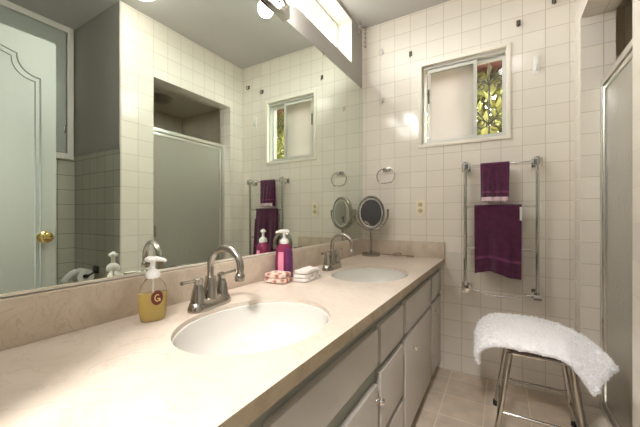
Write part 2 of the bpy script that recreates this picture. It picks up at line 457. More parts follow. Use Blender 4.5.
# slider window in the far wall
wd = sempty('window_2', ((fx0 + fx1) / 2, YF, fz0))
a = (fx1 - fx0) / 2; b = fz1 - fz0
f = MB(); t = .020
f.box(-a - t, a + t, -.012, .02, b - .004, b + t, bev=.004).box(-a - t, a + t, -.012, .02, -t, .003, bev=.004).box(-a - t, -a + .004, -.0115, .02, 0, b, bev=.004).box(a - .004, a + t, -.0115, .02, 0, b, bev=.004)
f.build('window_frame', 'trimw', wd)
f = MB()
f.box(-a, a, .02, .125, 0, .014).box(-a, a, .02, .125, b - .02, b).box(-a, -a + .012, .02, .125, .014, b - .02).box(a - .012, a, .02, .125, .014, b - .02)
f.box(-a, a, .040, .044, .014, .028).box(-a, a, .066, .070, .014, .028)
f.build('window_track', 'alum', wd, smooth=False)
def sash(x0, x1, y, mat, pname, stile=.03):
    f = MB()
    f.box(x0, x0 + stile, y - .009, y + .009, .016, b - .022).box(x1 - stile, x1, y - .009, y + .009, .016, b - .022)
    f.box(x0 + stile, x1 - stile, y - .009, y + .009, .016, .04).box(x0 + stile, x1 - stile, y - .009, y + .009, b - .046, b - .022)
    o = f.build('window_sash', 'alum', wd, smooth=False)
    MB().box(x0 + stile - .002, x1 - stile + .002, y - .002, y + .002, .038, b - .044).build(pname, mat, o, smooth=False)
    return o
cxw = (fx0 + fx1) / 2
s1 = sash(-.463 - cxw, -.145 - cxw, .042 - .001, 'frost', 'window_pane', .02)
MB().box(-.463 - cxw + .004, -.463 - cxw + .014, .026, .033, .30, .40, bev=.002).build('window_latch', 'iron', s1)
s2 = sash(-.235 - cxw, .017 - cxw, .068 + .001, 'pane', 'window_pane', .016)

# the wrought iron grille outside the window
gr = thing('window_grille', 'wrought iron scroll grille outside the small sliding window', 'grille', (0, 2.44, 1.55))
def spiral(cx, cz, r0, turns, a0, dirn, n=26):
    return [(cx + r0 * (1 - .78 * i / n) * math.cos(a0 + dirn * 2 * PI * turns * i / n), 0, cz + r0 * (1 - .78 * i / n) * math.sin(a0 + dirn * 2 * PI * turns * i / n)) for i in range(n + 1)]
for px in (-.077, -.33):
    MB().cyl((px, 0, -.02), (px, 0, .64), .0055, n=8).build('grille_bar', 'iron', gr)
    for sgn in (-1, 1):
        m = MB()
        for cz, dr in ((.42, -1), (.16, 1)):
            m.tube([(px + sgn * (q[0]), q[1], q[2]) for q in spiral(.048, cz, .040, 1.35, PI if dr < 0 else PI, dr)], .0038, 6)
        m.tube([(px + sgn * x, 0, z) for x, z in ((.008, .15), (.05, .21), (.10, .28), (.115, .36), (.10, .44), (.07, .475), (.03, .46), (.012, .43))], .0042, 6)
        m.build('grille_scroll', 'iron', gr)
for z_ in (-.02, .64): MB().cyl((-.55, 0, z_), (.08, 0, z_), .007, n=8).build('grille_rail', 'iron', gr)

# outdoors: ground, eave, shrub
struct('ground', MB().box(-4, 4, 2.45, 7, -.3, -.2), 'stucco')
e = MB(); e.box(-2.2, 2.4, 3.2, 3.26, 2.53, 2.85).box(-2.2, 2.4, 3.26, 4.2, 2.56, 2.62)
tag(e.build('roof_eave', 'eave', smooth=False), 'pinkish red roof eave seen at the top of the small window', 'eave')
sh = thing('garden_shrub', 'yellow green leafy shrub outside behind the iron window grille', 'shrub', (-.2, 3.9, -.2))
m = MB()
for i in range(7):
    a = i * .9
    m.tube([(0.05 * math.cos(a), .05 * math.sin(a), 0), (.25 * math.cos(a), .2 * math.sin(a), 1.1), (.6 * math.cos(a), .35 * math.sin(a), 2.3)], .02, 6, rads=[.03, .02, .008])
m.build('stem', 'iron', sh)
m = MB()
for i in range(15000):
    z = rnd.uniform(.7, 2.80); x = rnd.uniform(-1.7, 1.5); y = rnd.uniform(-.4, .3)
    L_ = rnd.uniform(.045, .095); c = Vector((x, y, z))
    mt = Matrix.Rotation(rnd.uniform(0, 6.28), 3, 'Z') @ Matrix.Rotation(rnd.uniform(-1.2, 1.2), 3, 'X')
    P = [c + mt @ Vector(q) for q in ((0, -L_, 0), (L_ * .45, 0, .006), (0, L_, 0), (-L_ * .45, 0, .006))]
    m.bm.faces.new([m.bm.verts.new(p) for p in P])
m.build('foliage', 'leaf', sh, smooth=False)

# ------------------------------------------------------------------ entrance door leaf (open, seen in the mirror)
dx = 0.268
door = sempty('door_1', (dx, 0, 0))
MB().box(0, .035, -.02, .739, .012, 2.03, bev=.002).build('door_leaf', 'doorpaint', door)
def arch_path(ins):
    """provincial panel outline on the leaf in (y,z); ins pulls it inwards"""
    yl, yr = .055 + ins, .672 - ins; top = 1.905 - ins; sh_ = 1.80 - ins
    rr_ = .088
    P = [(yr, .30 + ins), (yr, 1.808 - ins), (yr - .010, 1.808 - ins)]
    mid = (yl + yr) / 2
    for k in range(10):
        q_ = -PI / 2 - k / 9 * PI / 2
        P.append((yr - .006 + rr_ * math.cos(q_), 1.808 - ins + rr_ + rr_ * math.sin(q_)))
    y0, z0 = P[-1]; P.append((y0, z0 + .012)); P.append((y0 - .010, z0 + .013))
    for k in range(1, 9):
        t_ = k / 8; P.append((y0 - .010 + (mid - y0 + .010) * t_, z0 + .013 + .035 * math.sin(t_ * PI / 2)))
    Q = [(2 * mid - y, z) for y, z in reversed(P[:-1])]
    return P + Q
m = MB()
for ins in (0, .022):
    m.tube([(0, y, z) for y, z in arch_path(ins)], .0055 if ins == 0 else .004, 8, closed=True)
m.build('door_moulding', 'doorgroove', door)
kb = MB(); kb.lathe([(.030, 0), (.032, .004), (.026, .008), (.012, .012), (.010, .022), (.015, .028), (.026, .036), (.029, .046), (.024, .056), (.012, .061)], n=28)
kb.move(rot=RY(-PI / 2)); kb.move(v=(0, .685, .945))
kb.build('door_handle', 'brass', door)

# cupboard built into the alcove
cb = thing('wall_cupboard', 'pale grey wall cupboard above the toilet alcove, seen in the mirror', 'cupboard', (XA, .62, 1.503))
m = MB(); y0, y1, h = -.60, .487, ZC - 1.503 - .003
m.box(-.03, 0, y0, y1, 0, .045, bev=.003).box(-.03, 0, y0, y1, h - .045, h, bev=.003).box(-.03, 0, y1 - .04, y1, .045, h - .045, bev=.003).box(-.03, 0, y0, y0 + .04, .045, h - .045, bev=.003)
m.build('cupboard_frame', 'white', cb)
for a, b_ in ((-.555, -.06), (-.05, .44)):
    o = MB().box(-.022, -.001, a, b_, .05, h - .05, bev=.003).build('cupboard_door', 'cupboard', cb)
    MB().box(-.028, -.021, b_ - .012, b_ - .002, .2, .26, bev=.001).build('hinge', 'chrome', o)

# ------------------------------------------------------------------ vanity
YN = YB + .003
van = thing('vanity_cabinet', 'long taupe grey vanity cabinet under the cream countertop', 'cabinet', (-.375, 0, 0))
m = MB()
x_ = XL + .375 + .002
m.box(-.034, -.012, YN, YF - .002, .075, CT - .035)           # face frame
m.box(x_, -.034, YN, YN + .02, .075, CT - .036).box(x_, -.034, YF - .022, YF - .002, .075, CT - .036).box(x_, -.034, YN + .02, YF - .022, .075, .095)
m.box(XL + .375 + .002, -.06, YN, YF - .002, 0, .075)                    # toe kick
m.build('cabinet_body', 'vframe', van, smooth=False)
def front(name, y0, y1, z0, z1, knob=None):
    m = MB(); x0, x1 = -.012, .009
    # slab with a sloping lip all round
    o = MB().box(x0, x1, y0, y1, z0, z1, bev=.006, seg=2).build(name, 'vanity', van)
    if knob:
        k = MB(); k.lathe([(.006, 0), (.007, .004), (.005, .010), (.011, .016), (.014, .022), (.011, .029), (.004, .032)], n=16)
        k.move(rot=RY(PI / 2)); k.move(v=(x1, knob[0], knob[1])); k.build('knob', 'clearp' if knob[2] else 'chrome', o)
    return o
front('drawer_front', -.04, .405, .545, .672)
front('drawer_front', .442, 1.012, .548, .674)
front('drawer', 1.045, 1.328, .538, .676)
front('drawer_front', 1.368, 1.925, .532, .680)
front('drawer_front', 1.965, YF - .012, .540, .686)
front('cabinet_door', -.04, .405, .078, .480, (.37, .44, 0))
front('cabinet_door', .442, 1.012, .078, .483, (.985, .443, 0))
front('drawer', 1.045, 1.328, .290, .506)
front('drawer', 1.045, 1.328, .078, .262)
front('cabinet_door', 1.368, 1.935, .078, .512, (1.49, .432, 1))
front('cabinet_door', 1.975, YF - .012, .078, .520, (2.06, .455, 1))

# countertop with two oval cut-outs
SX, SY = .190, .235
sinks = [(-.590, .658), (-.585, 1.49)]
XC0, XC1 = XL + .002, -.340
outer = [(XC0, YN), (XC1, YN), (XC1, YF - .002), (XC0, YF - .002)]
NE = 56
holes = [[(cx + SX * math.cos(2 * PI * k / NE), cy + SY * math.sin(2 * PI * k / NE)) for k in range(NE)] for cx, cy in sinks]
loops = [outer] + holes
flat = [p for l in loops for p in l]
tris = tessellate_polygon([[Vector((x, y, 0)) for x, y in l] for l in loops])
m = MB()
zt, zb = CT, CT - .034
top = [m.bm.verts.new((x, y, zt)) for x, y in flat]; bot = [m.bm.verts.new((x, y, zb)) for x, y in flat]
for t_ in tris:
    m.bm.faces.new([top[i] for i in t_]); m.bm.faces.new([bot[i] for i in reversed(t_)])
base = 0
for l in loops:
    n = len(l)
    for i in range(n):
        a, b_ = base + i, base + (i + 1) % n
        m.bm.faces.new((top[a], top[b_], bot[b_], bot[a]))
    base += n
ctop = m.build('countertop', 'marble', smooth=False, mats=['marble_edge_shaded'], facemat=lambda p: 1 if (p.normal.x > .9 and p.center.x > -.36) else 0)
tag(ctop, 'long cream cultured marble countertop with two oval basins', 'countertop')
bs = thing('backsplash', 'beige marble backsplash strip running along the mirror and far wall', 'backsplash', (XL, 0, CT))
MB().box(.002, .027, YN, YF - .002, .0005, .110, bev=.0025).build('side_splash', 'marble_splash', bs)
MB().box(.027, XC1 - XL, YF - .024, YF - .002, .0005, .112, bev=.0025).build('end_splash', 'marble_splash', bs)

for i, (cx, cy) in enumerate(sinks):
    s = thing('sink_basin', ['white oval basin nearest the camera, beside the amber soap bottle', 'white oval basin at the far end, by the round standing mirror'][i],
              'sink', (cx, cy, CT), group='oval vanity basins')
    m = MB()
    prof = [(.998, -.013), (.975, -.0145), (.962, -.030), (.93, -.068), (.85, -.095), (.70, -.125), (.45, -.143), (.2, -.150), (.12, -.151)]
    m.lathe(prof, n=NE, sx=SX, sy=SY, cap0=False, cap1=True)
    outp = [(.998, -.0135), (.998, -.035), (1.03, -.045), (.99, -.08), (.88, -.115), (.6, -.152), (.12, -.160)]
    m.lathe(outp, n=NE, sx=SX, sy=SY, cap0=False, cap1=True)
    m.build('bowl', 'basin', s, angle=60)
    m = MB(); m.lathe([(.024, 0), (.024, .003), (.018, .004), (.016, .001), (.004, .001)], c=(0, 0, -.150), n=24)
    m.build('drain', 'chrome', s)

# faucets
def faucet(loc, label, rz=0):
    t_ = thing('faucet', label, 'faucet', loc, rz, 'brushed nickel faucets')
    m = MB(); pts = []
    n = 40; a, b_ = .030, .085
    def oval(s_, z): return [(s_ * a * math.copysign(abs(math.cos(q)) ** .8, math.cos(q)), s_ * 0 + (b_ - a) * math.copysign(1, math.sin(q)) * (abs(math.sin(q)) ** .25) + s_ * a * math.sin(q), z) for q in [2 * PI * k / n for k in range(n)]]
    rings = [[m.bm.verts.new(p) for p in oval(s_, z)] for s_, z in ((1.0, 0), (1.0, .010), (.90, .017), (.80, .026), (.62, .030))]
    for p, q in zip(rings, rings[1:]):
        for k in range(n): m.bm.faces.new((p[k], p[(k + 1) % n], q[(k + 1) % n], q[k]))
    m.bm.faces.new(rings[0]); m.bm.faces.new(rings[-1])
    m.build('base_plate', 'nickel', t_)
    m = MB(); m.lathe([(.024, .026), (.022, .040), (.019, .075), (.0165, .092), (.0165, .096), (.013, .098)], n=24); m.build('spout_collar', 'nickel', t_)
    P = [(0, 0, .09), (0, 0, .128)]
    rr = .060
    for k in range(13):
        q = PI - k / 12 * PI * 1.07
        P.append((rr + rr * math.cos(q), 0, .130 + rr * math.sin(q)))
    P.append((P[-1][0] - .002, 0, P[-1][2] - .014))
    rads = [.0108] * (len(P)); 
    sp = MB().tube(P, .012, 16, rads=rads).build('spout', 'nickel', t_)
    e = P[-1]
    MB().lathe([(.0135, 0), (.0150, .004), (.0150, .018), (.0128, .022)], c=(e[0], 0, e[2] - .012), n=20).build('aerator', 'nickel', sp)
    for sg in (-1, 1):
        m = MB(); m.lathe([(.024, .024), (.022, .034), (.018, .060), (.0125, .078), (.0120, .084), (.0145, .088), (.0140, .098), (.006, .102)], c=(0, sg * .052, 0), n=22)
        h = m.build('handle', 'nickel', t_)
        MB().tube([(0, sg * .052, .092), (.0, sg * .075, .094), (.002, sg * .108, .096), (.003, sg * .118, .096)], .005, 10, rads=[.0055, .0045, .0050, .0065]).build('lever', 'nickel', h)
    m = MB(); m.cyl((-.020, 0, .02), (-.020, 0, .062), .0028, n=8).sphere((-.020, 0, .065), .006, 10); m.build('lift_rod', 'nickel', t_)
    return t_
faucet((-.812, .678, CT + .0005), 'brushed nickel gooseneck faucet behind the near basin', R(7))
faucet((-.808, 1.50, CT + .0005), 'brushed nickel gooseneck faucet behind the far basin')

# ------------------------------------------------------------------ big wall mirror
mr = thing('wall_mirror', 'large frameless wall mirror above the long backsplash', 'mirror', (XL, 0, .884))
MB().box(.0015, .0075, YN, YF - .004, 0, 2.06 - .884).build('mirror_panel', 'mirror', mr, smooth=False)
m = MB(); m.box(.001, .0105, YN, YF - .004, -.003, -.0002).box(.0085, .0105, YN, YF - .004, -.0002, .004)
m.build('mirror_channel', 'trimw', mr, smooth=False)
for yy, zz in ((1.98, 2.06 - .884), (1.66, 2.06 - .884)):
    MB().box(.0015, .011, yy - .008, yy + .008, zz - .006, zz + .010, bev=.001).build('mirror_clip', 'chrome', mr)

# vanity light bar with globe bulbs
vl = thing('vanity_light', 'chrome light bar of lit globe bulbs above the mirror', 'light', (XL, .87, 2.115))
m = MB(); m.box(.001, .030, -.40, .40, -.055, .055, bev=.004)
for zz in (-.048, -.040, -.032, .032, .040, .048): m.cyl((.030, -.398, zz), (.030, .398, zz), .0028, n=8)
m.build('light_bar', 'chrome', vl)
for k in range(5):
    yy = -.34 + k * .17
    s = MB().lathe([(.030, 0), (.030, .006), (.022, .010), (.018, .030)], n=20).move(rot=RY(PI / 2)).move(v=(.030, yy, 0)).build('socket', 'chrome', vl)
    MB().sphere((.095, yy, 0), .040, 20).build('bulb', 'bulb', s)

# ceiling dome lamp
cl = thing('ceiling_light', 'round cream glass dome light on the bathroom ceiling', 'light', (.08, 1.1, ZC))
MB().lathe([(.120, -.001), (.122, -.018), (.114, -.022)], n=40).build('lamp_base', 'brass', cl)
MB().lathe([(.112, -.020), (.106, -.040), (.084, -.058), (.050, -.068), (.012, -.071)], n=40).build('lamp_shade', 'dome', cl)
cs = thing('shower_light', 'unlit round dome lamp on the shower ceiling, seen in the mirror', 'light', (.91, 1.75, 2.19))
MB().lathe([(.120, -.001), (.120, -.014)], n=32).build('lamp_base', 'chrome', cs)
MB().lathe([(.112, -.013), (.100, -.030), (.060, -.045), (.01, -.050)], n=32).build('lamp_shade', 'dome_off', cs)

hl = thing('hall_fill_lamp', 'added fill lamp, dome shaped, on the unseen hallway ceiling behind the doorway', 'light', (-.1, -.75, ZC))  # added out of view to send fill light through the doorway
MB().lathe([(.16, -.001), (.16, -.020)], n=32).build('lamp_base', 'chrome', hl)
MB().lathe([(.150, -.019), (.140, -.050), (.090, -.075), (.02, -.085)], n=32).build('lamp_shade', 'hall_fill', hl)

# ------------------------------------------------------------------ shower door
sd = thing('shower_door', 'framed pebbled glass shower door in the right wall opening', 'shower door', (.456, OY0, .06))
H = 1.755 - .06; WD = OY1 - OY0
m = MB()
m.box(-.018, .018, .001, .026, 0, H, bev=.003).box(-.018, .018, WD - .026, WD - .001, 0, H, bev=.003)
m.box(-.018, .018, .026, WD - .026, H - .030, H, bev=.003).box(-.018, .018, .026, WD - .026, 0.0005, .030, bev=.003)
m.build('door_frame', 'satin', sd)
m = MB(); q = .030
m.box(-.010, .008, q, q + .022, .034, H - .034, bev=.002).box(-.010, .008, WD - q - .022, WD - q, .034, H - .034, bev=.002)
m.box(-.010, .008, q + .022, WD - q - .022, H - .056, H - .034, bev=.002).box(-.010, .008, q + .022, WD - q - .022, .034, .056, bev=.002)
lf = m.build('door_leaf', 'satin', sd)
MB().box(-.003, .003, q + .02, WD - q - .02, .054, H - .054).build('glass_pane', 'shower_glass', lf, smooth=False)
MB().box(-.030, -.0095, q + .003, q + .030, .84, .92, bev=.004).box(-.040, -.028, q + .006, q + .012, .83, .93, bev=.002).build('door_pull', 'chrome', lf)
MB().cyl((-.012, WD - .028, .0), (-.012, WD - .028, H), .004, n=8).build('hinge', 'chrome', sd)

# ------------------------------------------------------------------ towel ladder
rk = thing('towel_rack', 'chrome ladder towel rack on the tiled far wall', 'towel rack', (0, YF, 0))
yp = -.075
for px, dz in ((-.205, 0), (.180, .005)):
    m = MB(); m.cyl((px, yp, .565), (px, yp, 1.410), .0105, n=16); m.build('upright', 'chrome', rk)
    for z in (.590, 1.382):
        m = MB(); m.box(px - .027, px + .027, -.012, -.0006, z - .027, z + .027, bev=.003)
        m.box(px - .017, px + .017, -.060, -.011, z - .017, z + .017, bev=.003).box(px - .021, px + .021, -.094, -.056, z - .021, z + .021, bev=.003)
        m.build('bracket', 'chrome', rk)
for z in (1.382, 1.118, .858):
    MB().cyl((-.205, yp, z), (.180, yp, z), .0058, n=12).build('crossbar', 'chrome', rk)
MB().tube([(-.205 + .385 * k / 14, yp, .590 - .022 * math.sin(PI * k / 14) + .006 * math.sin(3 * PI * k / 14)) for k in range(15)], .0058, 12).build('crossbar', 'chrome', rk)

def towel(name, label, x0, x1, zbar, zf, zb_, rb, gather=.0, seed=1, lean=0, sag=0):
    t_ = thing(name, label, 'towel', ((x0 + x1) / 2, YF + yp, zbar), group='plum towels on the rack')
    w_ = x1 - x0; hf = zbar - zf; hb = zbar - zb_
    def surf(u, v, off):
        tot = hf + hb + PI * rb; d = v * tot
        ph = u * w_
        r_ = rb + off
        if d < hf: y = -r_; z = -(hf - d); k = (hf - d) / hf; sgn = -1
        elif d < hf + PI * rb: q = (d - hf) / rb; y = -r_ * math.cos(q); z = r_ * math.sin(q); k = 0; sgn = 0
        else: y = r_; z = -(d - hf - PI * rb); k = -z / hb; sgn = 1
        fold = .015 * k * (math.sin(u * 13 + seed) * .5 + math.sin(u * 6.2 + seed * 2) + .5 * math.sin(u * 23 + 2 * seed)) * (1 if sgn < 0 else .3)
        fold += .002 * noise.noise(Vector((u * 9, z * 30, seed)))
        y += fold - (.026 * k if sgn < 0 else -.004 * k)
        x = (u - .5) * w_ * (1 - gather * k) + lean * k
        if sgn < 0: z -= sag * k * (math.sin(u * 5 + seed) * .5)
        return x, y, z
    nu, nv = 44, 110
    m = MB(); m.grid(lambda u, v: surf(u, v, .0045), nu, nv)
    vs = list(m.bm.verts)
    # thickness
    n0 = len(vs)
    m2 = m.grid(lambda u, v: surf(u, v, .0005), nu, nv)
    allv = list(m.bm.verts); A, B = allv[:n0], allv[n0:]
    idx = lambda i, j: i * (nv + 1) + j
    for i in range(nu):
        m.bm.faces.new((A[idx(i, 0)], A[idx(i + 1, 0)], B[idx(i + 1, 0)], B[idx(i, 0)]))
        m.bm.faces.new((A[idx(i, nv)], A[idx(i + 1, nv)], B[idx(i + 1, nv)], B[idx(i, nv)]))
    for j in range(nv):
        m.bm.faces.new((A[idx(0, j)], A[idx(0, j + 1)], B[idx(0, j + 1)], B[idx(0, j)]))
        m.bm.faces.new((A[idx(nu, j)], A[idx(nu, j + 1)], B[idx(nu, j + 1)], B[idx(nu, j)]))
    m.build('cloth', 'towel', t_)
    def strip(nm, za, zb2, mat, proud, ua=0.0, ub=1.0, jag=0):
        tot = hf + hb + PI * rb
        va, vb = (hf - za) / tot, (hf - zb2) / tot
        s = MB(); n = 44
        def fn(u, v):
            uu = ua + (ub - ua) * u
            x, y, z = surf(uu, va + (vb - va) * v, .0045 + proud)
            if jag and v > .5: z -= jag * (.5 + .5 * math.sin(uu * 60))
            return x, y, z
        s.grid(fn, n, 4); s.build(nm, mat, t_)
    return t_, strip
t1, st = towel('hand_towel', 'small plum hand towel with white lace trim on the top bar', -.118, .040, 1.382, 1.150, 1.15, .0085, gather=.05, seed=1.3)
st('woven_band', .168, .180, 'band', .0012)
st('lace_trim', .205, .228, 'lace', .002, .02, .98, .006)
t2, st = towel('bath_towel', 'large plum bath towel hanging from the second bar', -.152, .102, 1.118, .700, .735, .0085, gather=.03, seed=3.1, sag=.03)
st('woven_band', .315, .332, 'band', .0012)
MB().box(.116, .1275, -.022, -.0135, -.085, -.004).build('care_tag', 'white_plastic', t2, smooth=False)

# towel ring
tr = thing('towel_ring', 'chrome towel ring on the wall above the standing mirror', 'towel ring', (-.753, YF, 1.412))
MB().box(-.028, .028, -.010, -.0006, -.014, .014, bev=.003).box(-.022, .022, -.040, -.009, -.010, .008, bev=.003).build('mount', 'chrome', tr)
P = []
for x, z in ((-.03, 0), (-.055, -.015), (-.068, -.045), (-.064, -.075), (-.045, -.102), (0, -.108), (.045, -.102), (.064, -.075), (.068, -.045), (.055, -.015), (.03, 0), (0, .0)):
    P.append((x, -.036, z))
MB().tube(P, .0042, 10, closed=True).build('ring', 'nickel', tr)

# outlet
ot = thing('wall_outlet', 'cream duplex wall outlet on the tiles right of the standing mirror', 'outlet', (-.505, YF, 1.12))
MB().box(-.035, .035, -.007, -.0006, -.057, .057, bev=.003).build('cover_plate', 'cream_plastic', ot)
for z in (.022, -.022):
    o = MB().lathe([(.017, 0), (.016, .003)], n=20).move(rot=RX(PI / 2)).move(v=(0, -.006, z)).build('socket', 'socket_tan', ot)
    MB().box(-.009, -.006, -.0098, -.0088, z - .002, z + .008).box(.006, .009, -.0098, -.0088, z - .002, z + .007).cyl((0, -.0088, z - .009), (0, -.0098, z - .009), .003, n=8).build('slots', 'tan_plastic', o)

# hooks
def hook(name, label, x, z, mat, kind):
    t_ = thing(name, label, 'hook', (x, YF, z), group='small hooks on the tiled far wall')
    MB().box(-.011, .011, -.005, -.0006, -.018, .018, bev=.002).build('back_plate', mat, t_)
    if kind == 'cup':
        MB().tube([(0, -.004, .006), (0, -.026, .004), (0, -.038, -.008), (0, -.034, -.024), (0, -.020, -.028), (0, -.014, -.020)], .0042, 8).build('hook_arm', mat, t_)
    elif kind == 'ring':
        MB().tube([(.018 * math.cos(q), -.010, -.006 + .026 * math.sin(q)) for q in [2 * PI * k / 18 for k in range(18)]], .0022, 8, closed=True).build('hook_arm', mat, t_)
    else:
        MB().tube([(0, -.004, -.006), (0, -.014, -.012), (0, -.020, -.022), (0, -.016, -.032)], .0045, 8).build('hook_arm', mat, t_)
hook('wall_hook', 'small clear ring hook high on the tiles near the left corner', -.797, 2.32, 'alum', 'ring')
hook('wall_hook', 'small dark metal hook just left of the window top', -.575, 2.245, 'iron', 'peg')
hook('wall_hook', 'small translucent hook on the tiles below the clear ring hook', -.785, 1.945, 'alum', 'peg')
hook('wall_hook', 'chrome cup hook above right of the window', .088, 2.258, 'iron', 'cup')
hook('wall_hook', 'metal hook at the top of the tiles nearest the shower', .265, 2.335, 'iron', 'cup')
ah = thing('adhesive_hook', 'white adhesive hook on the tiles right of the window', 'hook', (.178, YF, 1.975))
MB().box(-.016, .016, -.006, -.0006, -.055, .055, bev=.004).build('back_plate', 'white_plastic', ah)
MB().tube([(0, -.005, -.028), (0, -.018, -.034), (0, -.028, -.022), (0, -.029, -.004)], .006, 10).build('hook_arm', 'white_plastic', ah)

# crystal drops hanging in the far left ceiling corner
for i, (cx, cy, L_, lab) in enumerate(((-.925, 2.16, .10, 'clear crystal drop hanging at the window side of the ceiling corner'), (-.915, 2.245, .17, 'longer clear crystal strand hanging at the far wall side of the ceiling corner'))):
    co = thing('crystal_ornament', lab, 'ornament', (cx, cy, ZC), group='crystal drops in the ceiling corner')
    MB().cyl((0, 0, -.0005), (0, 0, -L_), .0015, n=6).build('thread', 'chrome', co)
    n = int(L_ / .032)
    for k in range(n):
        MB().lathe([(.002, .015), (.012, .006), (.014, 0), (.009, -.009), (.002, -.014)], c=(0, 0, -.022 - k * .034), n=8).build('crystal', 'clearp', co, smooth=False)

# ------------------------------------------------------------------ things on the counter
# round standing mirror, tilted between its yoke
sm = thing('standing_mirror', 'round chrome tabletop makeup mirror at the far end of the counter', 'mirror', (-.832, 2.150, CT + .0005), rz=R(17))
MB().lathe([(.066, 0), (.068, .006), (.066, .018), (.058, .024), (.020, .028), (.010, .032)], n=36).build('mirror_base', 'nickel', sm)
MB().cyl((0, 0, .028), (0, 0, .185), .0085, n=16).build('stem', 'nickel', sm)
cz = .315
MB().tube([(.122 * math.sin(q), 0, cz - .128 * math.cos(q)) for q in [R(-98) + R(196) * k / 24 for k in range(25)]], .006, 10).sphere((.121, 0, cz + .018), .010, 12).sphere((-.121, 0, cz + .018), .010, 12).build('yoke', 'nickel', sm)
hd = MB()
hd.lathe([(.100, -.016), (.106, -.010), (.106, .010), (.100, .016)], n=48, sx=.93, sy=1.2, cap0=False, cap1=False)
hd.lathe([(.090, -.016), (.090, .016)], n=48, sx=.93, sy=1.2, cap0=False, cap1=False)
hd.lathe([(.090, -.016), (.100, -.016)], n=48, sx=.93, sy=1.2, cap0=False, cap1=False)
hd.lathe([(.090, .016), (.100, .016)], n=48, sx=.93, sy=1.2, cap0=False, cap1=False)
tilt = RX(PI / 2 + R(2))
hd.move(rot=tilt); hd.move(v=(0, 0, cz)); ring = hd.build('mirror_rim', 'nickel', sm)
g = MB().lathe([(.082, .0142), (.0902, .0142)], n=48, sx=.93, sy=1.2, cap0=False, cap1=False).move(rot=tilt).move(v=(0, 0, cz)).build('light_ring', 'lens', ring)
g = MB().lathe([(.0825, .0135), (.0825, .0146)], n=48, sx=.93, sy=1.2).move(rot=tilt).move(v=(0, 0, cz)).build('front_glass', 'mirror2', ring)
g = MB().lathe([(.0895, -.0146), (.0895, -.0135)], n=48, sx=.93, sy=1.2).move(rot=tilt).move(v=(0, 0, cz)).build('back_glass', 'mirror2', ring)

# its cord with an inline switch
cd = thing('mirror_cord', 'tan mirror cord lying along the far backsplash', 'cord', (-.70, 2.20, CT))
P = [(-.068, -.010, .006), (-.03, .008, .005), (0, -.006, .005), (.03, .012, .009), (.05, .028, .012), (.075, .020, .010), (.06, -.002, .005), (.02, -.012, .005), (.05, -.022, .005), (.09, -.008, .005), (.14, .006, .005)]
P = [(x, y, z * 1.9) for x, y, z in P]
MB().tube(P, .0042, 8).build('wire', 'cord', cd)
MB().box(.115, .165, -.004, .016, .0005, .014, bev=.004).build('plug', 'cord', cd)

# amber soap bottle
sb = thing('soap_bottle', 'amber hand soap bottle with white pump beside the near basin', 'bottle', (-.842, .505, CT + .0005), rz=R(70))
k = 1.0
prof = [(.026, 0), (.031, .004), (.034, .020), (.036, .050), (.036, .080), (.031, .100), (.018, .116), (.014, .120)]
MB().lathe(prof, n=36, sx=1.0, sy=.62).build('bottle_body', 'clearp', sb)
MB().lathe([(r_ * .93, z + .002) for r_, z in ((.026, 0), (.031, .004), (.034, .020), (.036, .050), (.036, .070))] + [(.0330, .078)], n=36, sx=1.0, sy=.60).build('liquid', 'amber', sb)
def flat_patch(nm, mat, par, rx, rz_, cx, czz, rbody, sq, proud, n=24):
    m = MB(); vs = []
    for q in range(n):
        a = 2 * PI * q / n; x = cx + rx * math.cos(a); z = czz + rz_ * math.sin(a)
        y = -sq * math.sqrt(max(rbody * rbody - x * x, 0)) - proud
        vs.append((x, y, z))
    A = [m.bm.verts.new(v) for v in vs]; B = [m.bm.verts.new((v[0], v[1] + .0006, v[2])) for v in vs]
    m.bm.faces.new(A); m.bm.faces.new(list(reversed(B)))
    for q in range(n): m.bm.faces.new((A[q], A[(q + 1) % n], B[(q + 1) % n], B[q]))
    return m.build(nm, mat, par, smooth=False)
lb = flat_patch('label', 'label_d', sb, .0155, .020, .006, .066, .036, .62, .0012)
m = MB()
m.tube([(.006 + .006 * math.cos(q), -.0245, .066 + .009 * math.sin(q)) for q in [R(50) + R(280) * k_ / 10 for k_ in range(11)]], .0014, 6).cyl((.006, -.0245, .064), (.0125, -.0245, .064), .0014, n=6).cyl((.0125, -.0245, .064), (.0125, -.0245, .057), .0014, n=6)
m.build('emblem', 'label_g', lb)
def pump(par, z, mat='white_plastic', s_=1.0, ang=0):
    m = MB(); m.lathe([(.018 * s_, z), (.0185 * s_, z + .012 * s_), (.015 * s_, z + .018 * s_), (.009 * s_, z + .023 * s_), (.006 * s_, z + .025 * s_), (.006 * s_, z + .044 * s_), (.012 * s_, z + .046 * s_), (.013 * s_, z + .052 * s_), (.009 * s_, z + .055 * s_)], n=24)
    o = m.build('pump_collar', mat, par)
    m = MB(); m.tube([(-.022 * s_, 0, z + .050 * s_), (-.014 * s_, 0, z + .051 * s_), (.012 * s_, 0, z + .052 * s_), (.030 * s_, 0, z + .050 * s_), (.036 * s_, 0, z + .046 * s_)], .005 * s_, 10, rads=[.004 * s_, .0085 * s_, .0075 * s_, .005 * s_, .004 * s_])
    m.move(rot=RZ(ang)); m.build('pump_head', mat, o)
    MB().cyl((0, 0, .012), (0, 0, z + .002), .0022, n=8).build('dip_tube', mat, o)
pump(sb, .119, ang=R(-40))

